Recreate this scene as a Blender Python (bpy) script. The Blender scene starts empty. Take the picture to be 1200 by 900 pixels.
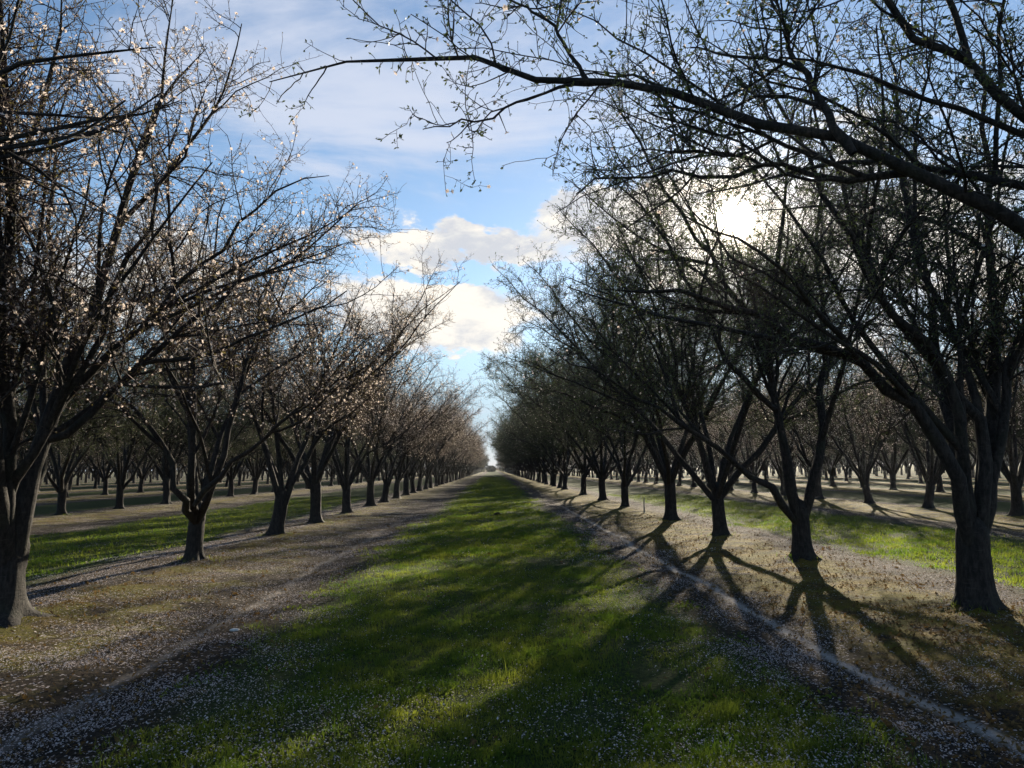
import bpy, math, random
import numpy as np
from mathutils import Vector, Matrix

rng = np.random.default_rng(7)
random.seed(7)
scene = bpy.context.scene
col = scene.collection
PI = math.pi
R = math.radians
ROW = 5.1           # rows stand 10.2 m apart, the camera is in the middle of a lane
CAMZ = 1.6
HAZE = .00014

# ------------------------------------------------------------------ camera
YAW, PITCH, ROLL = R(1.46), R(6.25), R(0.45)
fwd = Vector((math.sin(YAW)*math.cos(PITCH), math.cos(YAW)*math.cos(PITCH), math.sin(PITCH)))
r0v = Vector((math.cos(YAW), -math.sin(YAW), 0))
u0v = r0v.cross(fwd)
right = r0v*math.cos(ROLL) - u0v*math.sin(ROLL)
up = u0v*math.cos(ROLL) + r0v*math.sin(ROLL)
cam_d = bpy.data.cameras.new('camera')
cam_d.sensor_width = 36; cam_d.lens = 27
cam_d.clip_start = 0.05; cam_d.clip_end = 20000
cam = bpy.data.objects.new('camera', cam_d); col.objects.link(cam)
M = Matrix((( right.x, up.x, -fwd.x), (right.y, up.y, -fwd.y), (right.z, up.z, -fwd.z)))
cam.matrix_world = Matrix.Translation((0, 0, CAMZ)) @ M.to_4x4()
scene.camera = cam

def ray(px, py):
    return fwd + right*((px-600)/900) + up*((450-py)/900)
def at(px, py, Y):
    d = ray(px, py); k = Y/d.y
    return np.array((d.x*k, Y, CAMZ + d.z*k))
def row_y(px, py, X):
    d = ray(px, py); return X*d.y/d.x

SUN = ray(862, 258).normalized()
SUN_EL = math.asin(SUN.z); SUN_AZ = math.atan2(SUN.x, SUN.y)

# ------------------------------------------------------------------ mesh helpers
def nrm(a):
    return a/np.maximum(np.linalg.norm(a, axis=-1, keepdims=True), 1e-9)

class Acc:
    def __init__(s): s.v=[]; s.f=[]; s.n=0
    def add(s, verts, faces, mat=0, smooth=True):
        verts = np.asarray(verts, float).reshape(-1, 3); faces = np.asarray(faces, np.int64)
        if len(faces) == 0: return
        s.v.append(verts); s.f.append((faces + s.n, mat, smooth)); s.n += len(verts)
    def mesh(s, name, mats):
        me = bpy.data.meshes.new(name)
        V = np.concatenate(s.v) if s.v else np.zeros((0, 3))
        me.vertices.add(len(V)); me.vertices.foreach_set('co', V.astype(np.float32).ravel())
        li = np.concatenate([f.ravel() for f, m, q in s.f])
        tot = np.concatenate([np.full(len(f), f.shape[1]) for f, m, q in s.f])
        mi = np.concatenate([np.full(len(f), m) for f, m, q in s.f])
        sm = np.concatenate([np.full(len(f), q) for f, m, q in s.f])
        st = np.concatenate([[0], np.cumsum(tot)[:-1]])
        me.loops.add(len(li)); me.loops.foreach_set('vertex_index', li.astype(np.int32))
        me.polygons.add(len(tot))
        me.polygons.foreach_set('loop_start', st.astype(np.int32))
        me.polygons.foreach_set('material_index', mi.astype(np.int32))
        me.polygons.foreach_set('use_smooth', sm.astype(bool))
        me.update(calc_edges=True)
        for m in mats: me.materials.append(m)
        return me

def tubes(acc, P, Rd, S, mat=0):
    """P (N,n,3) centre lines, Rd (N,n) radii"""
    N, n, _ = P.shape
    if N == 0: return
    T = np.empty_like(P)
    T[:, 1:-1] = P[:, 2:]-P[:, :-2]; T[:, 0] = P[:, 1]-P[:, 0]; T[:, -1] = P[:, -1]-P[:, -2]
    T = nrm(T)
    main = nrm(P[:, -1]-P[:, 0])
    ref = np.where(np.abs(main[:, 2:3]) < .9, np.array([[0, 0, 1.]]), np.array([[1., 0, 0]]))
    U = nrm(np.cross(T, ref[:, None, :])); W = np.cross(T, U)
    a = np.arange(S)*2*PI/S
    ring = U[:, :, None, :]*np.cos(a)[None, None, :, None] + W[:, :, None, :]*np.sin(a)[None, None, :, None]
    V = P[:, :, None, :] + ring*Rd[:, :, None, None]
    idx = np.arange(N*n*S).reshape(N, n, S)
    i0 = idx[:, :-1, :]; i1 = idx[:, 1:, :]
    F = np.stack([i0, np.roll(i0, -1, 2), np.roll(i1, -1, 2), i1], -1).reshape(-1, 4)
    acc.add(V, F, mat)

def resample(pts, n):
    pts = np.asarray(pts, float)
    # Catmull-Rom through the points
    p = np.vstack([2*pts[0]-pts[1], pts, 2*pts[-1]-pts[-2]])
    out = []
    m = len(pts)-1
    for t in np.linspace(0, m-1e-6, 200):
        i = int(t); u = t-i
        a, b, c, d = p[i], p[i+1], p[i+2], p[i+3]
        out.append(.5*((2*b)+(-a+c)*u+(2*a-5*b+4*c-d)*u*u+(-a+3*b-3*c+d)*u**3))
    out = np.array(out)
    s = np.concatenate([[0], np.cumsum(np.linalg.norm(np.diff(out, axis=0), axis=1))])
    q = np.linspace(0, s[-1], n)
    return np.stack([np.interp(q, s, out[:, k]) for k in range(3)], -1)

def lens_of(P): return np.linalg.norm(np.diff(P, axis=1), axis=2).sum(1)

def sample(P, Rd, idx, t):
    n = P.shape[1]
    f = np.clip(t, 0, .9999)*(n-1); i = f.astype(int); u = (f-i)[:, None]
    a = P[idx, i]; b = P[idx, i+1]
    pos = a*(1-u)+b*u
    tan = nrm(b-a)
    rad = Rd[idx, i]*(1-u[:, 0])+Rd[idx, i+1]*u[:, 0]
    return pos, tan, rad

def spawn(rg, P, Rd, per_m, t0, t1, L, Lv, ang, wob, trop, npt, rmax, rtip, bias=(0, 0, .25), shrink=.55, lr=None):
    ln = lens_of(P)
    cnt = rg.poisson(np.maximum(ln*(t1-t0)*per_m, 0))
    idx = np.repeat(np.arange(len(P)), cnt)
    N = len(idx)
    if N == 0: return np.zeros((0, npt, 3)), np.zeros((0, npt)), idx
    t = t0+(t1-t0)*rg.random(N)
    pos, tan, rad = sample(P, Rd, idx, t)
    ref = nrm(rg.normal(size=(N, 3)))
    U = nrm(np.cross(tan, ref))
    a = np.radians(rg.uniform(ang[0], ang[1], N))[:, None]
    d = nrm(np.cos(a)*tan+np.sin(a)*U+np.array(bias)[None, :])
    length = L*(1-shrink*t)*np.exp(rg.normal(0, Lv, N))
    if lr: length = length*np.clip(rad/lr, .22, 1)
    out = np.empty((N, npt, 3)); out[:, 0] = pos
    step = (length/(npt-1))[:, None]
    for k in range(1, npt):
        d = nrm(d+rg.normal(0, wob, (N, 3))+np.array(trop)[None, :]*(k/npt))
        out[:, k] = out[:, k-1]+d*step
    r0 = np.minimum(rmax*np.clip(length/L, .5, 1.6), rad*.8)
    rt = np.minimum(rtip, r0)
    w = np.linspace(0, 1, npt)[None, :]
    return out, r0[:, None]*(1-w)+rt[:, None]*w, idx

# ------------------------------------------------------------------ materials
def newmat(name):
    m = bpy.data.materials.new(name); m.use_nodes = True
    nt = m.node_tree; nt.nodes.clear()
    return m, nt
class G:
    """small node-graph helper"""
    def __init__(s, nt): s.nt = nt
    def node(s, t, **kw):
        n = s.nt.nodes.new(t)
        for k, v in kw.items(): setattr(n, k, v)
        return n
    def put(s, sock, v):
        if isinstance(v, bpy.types.NodeSocket): s.nt.links.new(v, sock)
        elif v is not None: sock.default_value = v
    def m(s, op, a, b=None, c=None, clamp=False):
        n = s.node('ShaderNodeMath', operation=op, use_clamp=clamp)
        s.put(n.inputs[0], a)
        if b is not None: s.put(n.inputs[1], b)
        if c is not None: s.put(n.inputs[2], c)
        return n.outputs[0]
    def ss(s, x, a, b):
        n = s.node('ShaderNodeMapRange', interpolation_type='SMOOTHSTEP')
        s.put(n.inputs[0], x); s.put(n.inputs[1], a); s.put(n.inputs[2], b); s.put(n.inputs[3], 0.); s.put(n.inputs[4], 1.)
        return n.outputs[0]
    def mix(s, f, a, b):
        n = s.node('ShaderNodeMix', data_type='RGBA')
        s.put(n.inputs[0], f)
        s.put(n.inputs[6], a if not isinstance(a, tuple) else (*a, 1)); s.put(n.inputs[7], b if not isinstance(b, tuple) else (*b, 1))
        return n.outputs[2]
    def noise(s, vec, scale, detail=4, rough=.55, dist=0.):
        n = s.node('ShaderNodeTexNoise')
        s.put(n.inputs['Vector'], vec); n.inputs['Scale'].default_value = scale
        n.inputs['Detail'].default_value = detail; n.inputs['Roughness'].default_value = rough
        n.inputs['Distortion'].default_value = dist
        return n.outputs['Fac']
    def vmul(s, vec, v):
        n = s.node('ShaderNodeVectorMath', operation='MULTIPLY'); s.put(n.inputs[0], vec); n.inputs[1].default_value = v
        return n.outputs[0]
    def pos(s): return s.node('ShaderNodeNewGeometry').outputs['Position']
    def bsdf(s, colr, rough=.9, spec=.2, normal=None, trans=None):
        b = s.node('ShaderNodeBsdfPrincipled')
        s.put(b.inputs['Base Color'], colr if not isinstance(colr, tuple) else (*colr, 1))
        s.put(b.inputs['Roughness'], rough); b.inputs['Specular IOR Level'].default_value = spec
        if normal is not None: s.put(b.inputs['Normal'], normal)
        out = s.node('ShaderNodeOutputMaterial')
        sh = b.outputs[0]
        if trans is not None:
            tf, tc = trans
            t = s.node('ShaderNodeBsdfTranslucent'); s.put(t.inputs['Color'], tc if not isinstance(tc, tuple) else (*tc, 1))
            mx = s.node('ShaderNodeMixShader'); mx.inputs[0].default_value = tf
            s.nt.links.new(sh, mx.inputs[1]); s.nt.links.new(t.outputs[0], mx.inputs[2]); sh = mx.outputs[0]
        s.nt.links.new(sh, out.inputs['Surface'])
    def bump(s, h, strength, dist):
        b = s.node('ShaderNodeBump'); b.inputs['Strength'].default_value = strength; b.inputs['Distance'].default_value = dist
        s.put(b.inputs['Height'], h); return b.outputs[0]

def bark(name, dark, light, tint):
    m, nt = newmat(name); g = G(nt)
    o = g.node('ShaderNodeTexCoord').outputs['Object']
    n1 = g.noise(g.vmul(o, (1, 1, .28)), 34, 6, .65)
    n2 = g.noise(o, 3.2, 4)
    n3 = g.noise(g.vmul(o, (1, 1, 5)), 9, 4, .6)        # lenticels run round the stem
    c = g.mix(g.ss(n1, .35, .7), dark, light)
    c = g.mix(g.m('MULTIPLY', g.ss(n2, .5, .72), .6), c, tint)
    c = g.mix(g.m('MULTIPLY', g.ss(n3, .58, .7), .45), c, tuple(x*1.6 for x in light))
    h = g.m('ADD', g.m('MULTIPLY', n1, .7), g.m('MULTIPLY', n3, .5))
    g.bsdf(c, .85, .25, g.bump(h, .9, .02))
    return m
bark_m = bark('almond_bark', (.013, .011, .010), (.046, .038, .033), (.03, .032, .02))
def plain(name, c1, c2, scale, rough=.8, spec=.2, trans=None):
    m, nt = newmat(name); g = G(nt)
    n = g.noise(g.pos(), scale, 3)
    g.bsdf(g.mix(g.ss(n, .35, .65), c1, c2), rough, spec, None, trans)
    return m
twig_l = plain('blossom_twig_bark', (.045, .03, .026), (.10, .066, .055), 6)
twig_r = plain('leafy_twig_bark', (.03, .027, .023), (.07, .06, .048), 6)
leaf_m = plain('young_leaf', (.048, .062, .024), (.075, .095, .038), 9, .55, .3, (.25, (.10, .13, .035)))
leaf_b = plain('bronze_leaf', (.075, .07, .03), (.12, .09, .05), 9, .6, .3, (.35, (.16, .13, .04)))
petal_m = plain('almond_petal', (.74, .64, .58), (.82, .76, .71), 20, .7, .15, (.5, (.76, .64, .56)))
calyx_m = plain('calyx', (.22, .09, .07), (.30, .15, .10), 15, .7, .2, (.25, (.35, .15, .1)))

# ------------------------------------------------------------------ trees
def make_trunk(rg, h, r, lean=(0, 0), S=20, n=15, flare=1.0, tap=.10):
    """a trunk with roots that flare out and a swollen crotch"""
    z = np.concatenate([[-.12, -.04, .02, .06, .11, .2], np.linspace(.34, h-.22, n-9), [h-.12, h-.03, h+.03]])
    a = np.arange(S)*2*PI/S
    k = rg.integers(4, 7); ph = rg.random()*6
    V = np.empty((n, S, 3))
    for i, zz in enumerate(z):
        t = max(zz, 0)/h
        fl = flare*math.exp(-max(zz, -.06)/.085)
        rr = r*(1+.42*fl) * (1-tap*t+.10*max(0, min(t, 1)-.7)/.3)
        if i >= n-3: rr *= (.93, .76, .42)[i-n+3]
        lob = 1+(.20*fl+.05)*np.cos(k*a+ph)+.04*np.cos(2*a+ph*2+zz*3)+.03*np.sin(3*a+zz*7)+rg.normal(0, .012, S)
        cx = lean[0]*t*h+.02*math.sin(zz*4+ph); cy = lean[1]*t*h+.02*math.cos(zz*3.1+ph)
        V[i, :, 0] = cx+rr*lob*np.cos(a); V[i, :, 1] = cy+rr*lob*np.sin(a); V[i, :, 2] = zz
    idx = np.arange(n*S).reshape(n, S)
    F = np.stack([idx[:-1], np.roll(idx[:-1], -1, 1), np.roll(idx[1:], -1, 1), idx[1:]], -1).reshape(-1, 4)
    top = np.array([[lean[0]*h, lean[1]*h, h+.07]])
    acc = Acc(); acc.add(V, F)
    cap = np.stack([idx[-1], np.roll(idx[-1], -1), np.full(S, n*S)], -1)
    acc.v[0] = np.vstack([acc.v[0], top]); acc.n += 1
    acc.f.append((cap, 0, True))
    return acc

def proc_limb(rg, start, az, a0, a1, L, n=12, droop=0):
    """a scaffold limb that leaves at a0 degrees from the vertical and ends at a1"""
    p = np.array(start, float); out = [p.copy()]
    az = az+rg.normal(0, .05)
    for k in range(1, n):
        t = k/(n-1)
        an = R(a0+(a1-a0)*t**1.3)+rg.normal(0, .07)
        azk = az+rg.normal(0, .12)
        d = np.array((math.sin(an)*math.cos(azk), math.sin(an)*math.sin(azk), math.cos(an)))
        p = p+d*L/(n-1); out.append(p.copy())
    return np.array(out)

def flowers(acc, rg, pos, dirs, size, mp=0, mc=1):
    N = len(pos)
    if N == 0: return
    w = nrm(dirs); ref = nrm(rg.normal(size=(N, 3)))
    u = nrm(np.cross(w, ref)); v = np.cross(w, u)
    cup = rg.uniform(.1, 1.0, N)[:, None]
    s = (size*rg.uniform(.75, 1.2, N))[:, None]
    Vs = []
    for k in range(5):
        a = k*2*PI/5
        e = u*math.cos(a)+v*math.sin(a); tn = -u*math.sin(a)+v*math.cos(a)
        jit = rg.uniform(.75, 1.1, (N, 1))
        b = pos+w*s*.15
        m_ = b+e*s*.55*jit+w*s*.35*cup
        tip = b+e*s*1.0*jit+w*s*.55*cup
        Vs.append(np.stack([b, m_+tn*s*.36, tip, m_-tn*s*.36], 1))
    V = np.stack(Vs, 1).reshape(-1, 3)
    acc.add(V, np.arange(N*20).reshape(-1, 4), mp, False)
    # calyx: a small cone below the petals
    a = np.arange(3)*2*PI/3
    c = pos-w*s*.25
    rim = (pos+w*s*.2)[:, None, :]+(u[:, None, :]*np.cos(a)[None, :, None]+v[:, None, :]*np.sin(a)[None, :, None])*(s*.32)[:, None, :]
    V = np.concatenate([c[:, None, :], rim], 1)
    base = (np.arange(N)*4)[:, None]
    F = np.concatenate([base+np.array([[0, 1, 2]]), base+np.array([[0, 2, 3]]), base+np.array([[0, 3, 1]])])
    acc.add(V, F, mc, False)

def leaves(acc, rg, pos, dirs, per, size, mat):
    N = len(pos)*per
    if N == 0: return
    p = np.repeat(pos, per, 0); d = nrm(np.repeat(dirs, per, 0)+rg.normal(0, .55, (N, 3)))
    side = nrm(np.cross(d, rg.normal(size=(N, 3))))
    s = (size*np.exp(rg.normal(0, .3, N)))[:, None]
    V = np.stack([p, p+d*s*.5+side*s*.2, p+d*s, p+d*s*.5-side*s*.2], 1)
    acc.add(V, np.arange(N*4).reshape(-1, 4), mat, False)

KIND = {
 'blossom': dict(a0=(14, 32), a1=(32, 62), L=(5.8, 7.0), nl=(5, 6), trop=(0, 0, .05), tw=twig_l, leaf=leaf_b, leafper=1, leafsz=.018, flower=.23, droop=-.02, brk=1.7),
 'leafy':   dict(a0=(14, 38), a1=(34, 80), L=(7.0, 8.6), nl=(6, 7), trop=(0, 0, -.02), tw=twig_r, leaf=leaf_m, leafper=2, leafsz=.025, flower=.022, droop=-.10, brk=2.2),
}

class TreeData: pass
def build_tree(seed, kind, h=None, r=None, lean=None, limbs=None, dens=1.0, extra=0, extra_az=(0, 2*PI), gap=None):
    rg = np.random.default_rng(seed); K = KIND[kind]
    if limbs: limbs = [(p, ra*.70 if ra >= .08 else ra*.82, rb) for p, ra, rb in limbs]
    h = h or rg.uniform(.95, 1.3); r = r or rg.uniform(.135, .168)
    if lean is None: lean = tuple(rg.normal(0, .085, 2))
    top = np.array((lean[0]*h, lean[1]*h, h))
    LP, LR = [], []
    if limbs:
        for pts, ra, rb in limbs:
            pts = list(pts)
            if ra >= .056:                                  # main limbs rise out of the heart of the trunk
                dxy = np.array(pts[2][:2])-top[:2]; dxy = dxy/max(np.linalg.norm(dxy), .05)
                pts[0] = np.array((top[0]+dxy[0]*r*.42, top[1]+dxy[1]*r*.42, h-.36))
            P = resample(pts, 14)
            # grown wood is never a smooth curve
            w = rg.normal(0, .034, P.shape); w[0] = 0; w[1] *= .5
            w = w*min(1., np.linalg.norm(P[-1]-P[0])/3.); P = P+w
            rb = min(rb, .0045)
            q = np.linspace(0, 1, 14); LP.append(P); LR.append((rb+(ra-rb)*(1-q)**.85)*np.interp(q, [0, .077, .16, .26], [.62 if ra >= .056 else .9, 1.22, 1.12, 1.0]))
    nl = extra if limbs else int(rg.integers(K['nl'][0], K['nl'][1]+1))
    off = rg.random()*2*PI
    for k in range(nl):
        if limbs: az = rg.uniform(*extra_az)
        else: az = off+k*2*PI/nl+rg.normal(0, .2)
        st = top+np.array((math.cos(az)*r*.45, math.sin(az)*r*.45, -.10-.25*rg.random()))
        L = rg.uniform(*K['L'])
        P = proc_limb(rg, st, az, rg.uniform(*K['a0']), rg.uniform(*K['a1']), L, 14)
        ra = r*rg.uniform(.40, .56)
        LP.append(P); LR.append(ra*(1-np.linspace(0, 1, 14)**.8)+.0045)
    LP = np.array(LP); LR = np.array(LR)*np.clip(1+rg.normal(0, .055, (len(LP), 14)), .85, 1.2)
    nlimb = len(LP)
    # forks: second-order scaffold
    FP, FR, fi = spawn(rg, LP, LR, 1.05, .16, .62, 3.6, .15, (20, 42), .08, K['trop'], 12, .042, .006, (0, 0, .12), .35, .042)
    kf = FP[:, -1, 2] > FP[:, 0, 2]+.15; FP, FR, fi = FP[kf], FR[kf], fi[kf]      # forks climb, they do not hang
    b = K['brk']*2.5*dens
    SP, SR, si = spawn(rg, LP, LR, b, .18, 1.0, 1.75, .28, (32, 72), .19, K['trop'], 8, .013, .0028, (0, 0, .15), .5, .02)
    S2, R2, s2 = spawn(rg, FP, FR, b, .12, 1.0, 1.35, .28, (32, 72), .19, K['trop'], 8, .011, .0028, (0, 0, .15), .5)
    k1 = SP[:, 0, 2] > 1.75+.7*rg.random(len(SP)); SP, SR, si = SP[k1], SR[k1], si[k1]
    k2 = S2[:, 0, 2] > 1.75+.7*rg.random(len(S2)); S2, R2, s2 = S2[k2], R2[k2], s2[k2]
    s2l = fi[s2] if len(s2) else s2
    BP = np.concatenate([SP, S2]); BR = np.concatenate([SR, R2]); bi = np.concatenate([si, s2l])
    # twigs
    T1, t1r, _ = spawn(rg, BP, BR, 8.4*dens, .06, 1.0, .40, .4, (30, 78), .16, (0, 0, .05), 6, .0052, .0022, (0, 0, .16), .4)
    T2, t2r, _ = spawn(rg, LP, LR, 5.0*dens, .35, 1.0, .42, .4, (40, 80), .16, (0, 0, .05), 6, .0054, .0022, (0, 0, .2), .3)
    T3, t3r, _ = spawn(rg, FP, FR, 5.0*dens, .15, 1.0, .42, .4, (40, 80), .16, (0, 0, .05), 6, .0054, .0022, (0, 0, .2), .3)
    TP = np.concatenate([T1, T2, T3]); TR = np.concatenate([t1r, t2r, t3r])
    kt = TP[:, :, 2].min(1) > 1.7+.5*rg.random(len(TP)); TP, TR = TP[kt], TR[kt]
    T4, t4r, _ = spawn(rg, TP, TR, 2.2*dens, .15, .9, .2, .4, (35, 75), .2, (0, 0, .05), 6, .0036, .0019, (0, 0, .16), .3)
    TP = np.concatenate([TP, T4]); TR = np.concatenate([TR, t4r])
    # spurs on twigs and on the branches
    P1, p1r, _ = spawn(rg, TP, TR, 16*dens, .05, 1.0, .040, .4, (35, 90), .2, (0, 0, 0), 2, .0030, .0026, (0, 0, .1), .2)
    P2, p2r, _ = spawn(rg, BP, BR, 17*dens, .10, 1.0, .055, .45, (45, 95), .2, (0, 0, 0), 2, .0038, .0030, (0, 0, .1), .2)
    P3, p3r, _ = spawn(rg, np.concatenate([LP, FP[:, :, :]]) if LP.shape[1] == FP.shape[1] else LP, np.concatenate([LR, FR]) if LP.shape[1] == FP.shape[1] else LR, 16*dens, .45, 1.0, .06, .45, (50, 95), .2, (0, 0, 0), 2, .0034, .0024, (0, 0, .1), .2)
    XP = np.concatenate([P1, P2, P3]); XR = np.concatenate([p1r, p2r, p3r])
    if gap is not None:                                    # the opening the low sun shines through
        def clear(P):
            q = P-gap[0]; t = q@gap[1]; d = np.linalg.norm(q-t[..., None]*gap[1], axis=-1)
            return (d > .024*np.maximum(t, 0)).all(1)
        c1 = clear(TP); TP, TR = TP[c1], TR[c1]
        c1 = clear(XP); XP, XR = XP[c1], XR[c1]
        c1 = clear(BP); BP, BR, bi = BP[c1], BR[c1], bi[c1]
    D = TreeData(); D.kind = kind; D.K = K; D.stats = (len(BP), len(TP), len(XP))
    D.trunk = make_trunk(rg, h, r, lean, tap=.10)
    D.limbs = []
    D.trunkL = make_trunk(np.random.default_rng(seed+1), h, r, lean, 12, 13)
    tubes(D.trunkL, LP, LR, 7); tubes(D.trunkL, FP, FR, 5); tubes(D.trunkL, BP, BR, 3)
    for k in range(nlimb):
        a = Acc(); tubes(a, LP[k:k+1], LR[k:k+1], 12)
        tubes(a, FP[fi == k], FR[fi == k], 8); tubes(a, BP[bi == k], BR[bi == k], 5)
        D.limbs.append(a)
    c = Acc(); tubes(c, TP, TR, 3, 0); tubes(c, XP, XR, 3, 0)
    tips = np.concatenate([XP[:, -1], TP[:, -1]]); dirs = np.concatenate([nrm(XP[:, -1]-XP[:, 0]), nrm(TP[:, -1]-TP[:, -2])])
    cell = np.floor(tips/.11); hsh = np.sin(cell@np.array((12.9898, 78.233, 37.719))+seed)*43758.5453; hsh = hsh-np.floor(hsh)
    fl = rg.random(len(tips)) < np.where(hsh < .28, 2.6, .28)*K['flower']
    leaves(c, rg, tips[~fl], dirs[~fl], K['leafper']+1, K['leafsz'], 1)
    D.crown = c
    b = Acc(); flowers(b, rg, tips[fl], nrm(dirs[fl]+rg.normal(0, .3, (fl.sum(), 3))), .020)
    D.blossom = b
    return D

def finish(D):
    K = D.K
    D.m_trunk = D.trunk.mesh('trunk', [bark_m])
    D.m_limbs = [a.mesh('limb', [bark_m]) for a in D.limbs]
    D.m_trunkL = D.trunkL.mesh('trunk', [bark_m])
    D.m_crown = D.crown.mesh('crown', [K['tw'], K['leaf']])
    D.m_bl = D.blossom.mesh('blossoms', [petal_m, calyx_m]) if D.blossom.n else None
    return D

def ob(name, data, parent=None):
    o = bpy.data.objects.new(name, data); col.objects.link(o)
    if parent is not None: o.parent = parent
    return o
def tag(o, label=None, cat=None, group=None, kind=None):
    if label: o['label'] = label
    if cat: o['category'] = cat
    if group: o['group'] = group
    if kind: o['kind'] = kind
    return o

def lane_u(x):
    """distance from the middle of the nearest grass strip (side strips sit a little nearer)"""
    ax = np.abs(x); o = ax > ROW
    return np.abs((ax+np.where(o, 1.15, 0)+ROW) % (2*ROW)-ROW)-np.where(o, .3, 0)
def gz(x, y):
    """height of the ground: low berms along the tree rows, slight unevenness"""
    x = np.asarray(x, float); y = np.asarray(y, float)
    u = np.abs((x+ROW) % (2*ROW)-ROW)        # distance from a lane's centre
    z = .07*np.exp(-((u-ROW)/1.3)**2)
    z = z+.018*np.sin(x*1.7+.6*np.sin(y*.5))*np.sin(y*.9+1.3)+.010*np.sin(x*4.1+y*2.3)*np.sin(y*3.7-x*1.1)
    z = z-.035*np.exp(-((u-2.9)/.35)**2)
    return z*np.clip(1.2-np.hypot(x, y)/150, 0, 1)

def place(D, x, y, rz, s, label, group, far=False):
    t = ob('almond_tree', None)
    t.empty_display_size = .3
    t.location = (x, y, float(gz(x, y))+.03); t.rotation_euler = (0, 0, rz); t.scale = (s, s, s)
    tag(t, label, 'tree', group)
    if far: ob('trunk', D.m_trunkL, t)
    else:
        ob('trunk', D.m_trunk, t)
        for m in D.m_limbs: ob('limb', m, t)
    c = ob('crown', D.m_crown, t)
    if D.m_bl: ob('blossoms', D.m_bl, c)
    return t

# --- trees that stand close enough for their own limbs to be recognised
def local(base, specs):
    b = np.array(base)
    return [([at(*p)-b for p in pts], ra, rb) for pts, ra, rb in specs]
def hero(seed, kind, px, py, X, specs, extra, az, r, h, label, group, dens=1.0, y=None, lean=(0, 0)):
    y = y if y is not None else row_y(px, py, X)
    base = (X, y, float(gz(X, y))+.03)
    D = finish(build_tree(seed, kind, h, r, lean, local(base, specs), dens, extra, az, (np.array((0, 0, CAMZ))-np.array(base), np.array(SUN))))
    return place(D, X, y, 0, 1, label, group), y

LG = 'almond trees of the row along the left edge of the grass lane'
RG = 'almond trees of the row along the right edge of the grass lane'
taken = []
t, y = hero(11, 'blossom', 4, 735, -ROW, [
  ([(6,650,8.2),(2,590,8.2),(3,500,8.1),(8,400,8.0),(15,300,7.9),(35,170,7.8),(62,60,7.7),(75,-20,7.6)], .13, .015),
  ([(20,630,8.2),(33,575,8.3),(50,505,8.4),(62,480,8.5),(84,418,8.6),(112,350,8.8),(130,290,8.9),(160,190,9.0),(190,110,9.1),(240,60,9.2)], .14, .009),
  ([(5,600,8.1),(41,518,7.8),(82,459,7.6),(109,418,7.5),(135,350,7.4),(165,280,7.3),(200,200,7.2),(245,100,7.1)], .055, .008),
  ([(48,518,8.4),(91,500,8.4),(137,450,8.4),(200,400,8.3),(270,345,8.3),(340,310,8.2),(400,288,8.2)], .05, .006),
  ([(60,485,8.5),(100,440,8.6),(150,395,8.7),(220,325,8.9),(290,260,9.1),(340,218,9.2),(385,205,9.3)], .05, .006),
  ([(28,585,8.3),(50,500,8.9),(55,400,9.3),(58,300,9.6),(65,180,9.9),(80,60,10.2)], .07, .008),
 ], 3, (.6*PI, 1.7*PI), .20, .84, 'thick blossoming almond tree cut by the left edge of the photo', LG, .95)
taken.append((-ROW, y))
t, y = hero(12, 'blossom', 227, 668, -ROW, [
  ([(223,610,12.3),(213,582,12.2),(201,555,12.2),(188,520,12.1),(166,486,12.0),(130,450,11.9),(80,410,11.8),(40,370,11.6)], .09, .008),
  ([(226,610,12.3),(222,560,12.3),(221,520,12.3),(224,470,12.3),(230,420,12.4),(237,360,12.4),(250,295,12.5),(265,225,12.5)], .10, .008),
  ([(230,610,12.3),(246,570,12.5),(266,515,12.7),(283,450,12.9),(298,390,13.1),(312,330,13.2),(335,270,13.3)], .085, .008),
  ([(228,592,12.3),(252,560,12.1),(298,525,11.9),(340,490,11.7),(385,440,11.6),(425,400,11.5),(462,385,11.4)], .05, .006),
  ([(224,500,12.3),(205,440,12.2),(190,380,12.1),(175,310,12.0),(165,250,12.0)], .05, .006),
 ], 2, (.3*PI, .9*PI), .138, .98, 'slender dark almond tree with a low limb reaching right, second trunk from the left', LG)
taken.append((-ROW, y))
t, y = hero(13, 'leafy', 1147, 720, ROW, [
  ([(1138,650,8.1),(1122,575,8.0),(1085,492,7.9),(1050,458,7.8),(1000,428,7.6),(940,398,7.4),(880,370,7.2),(820,350,7.0),(760,338,6.8),(700,338,6.7)], .115, .006),
  ([(1141,650,8.1),(1132,560,8.1),(1120,480,8.0),(1105,430,8.0),(1075,395,7.9),(1045,362,7.8),(1020,325,7.7),(985,265,7.6),(940,180,7.4),(905,110,7.3),(870,30,7.2)], .095, .007),
  ([(1148,650,8.15),(1150,540,8.15),(1148,480,8.15),(1120,458,8.1),(1090,417,8.0),(1043,350,7.9),(1000,270,7.8),(965,150,7.7),(935,60,7.6)], .10, .007),
  ([(1150,560,8.2),(1150,480,8.3),(1142,450,8.4),(1120,413,8.5),(1093,350,8.6),(1070,280,8.7),(1050,180,8.8),(1040,80,8.9),(1030,-10,9.0)], .085, .007),
  ([(1153,650,8.2),(1163,540,8.3),(1167,450,8.4),(1165,380,8.5),(1162,300,8.6),(1160,220,8.7),(1155,120,8.8),(1150,20,8.9)], .12, .015),
  ([(1160,560,8.2),(1178,470,8.2),(1200,400,8.2),(1240,320,8.2),(1300,250,8.2),(1380,190,8.2)], .09, .01),
 ], 1, (.05*PI, .55*PI), .165, .92, 'broad dark almond tree whose thick limbs fan out before the right edge', RG, .8)
taken.append((ROW, y))
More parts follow.
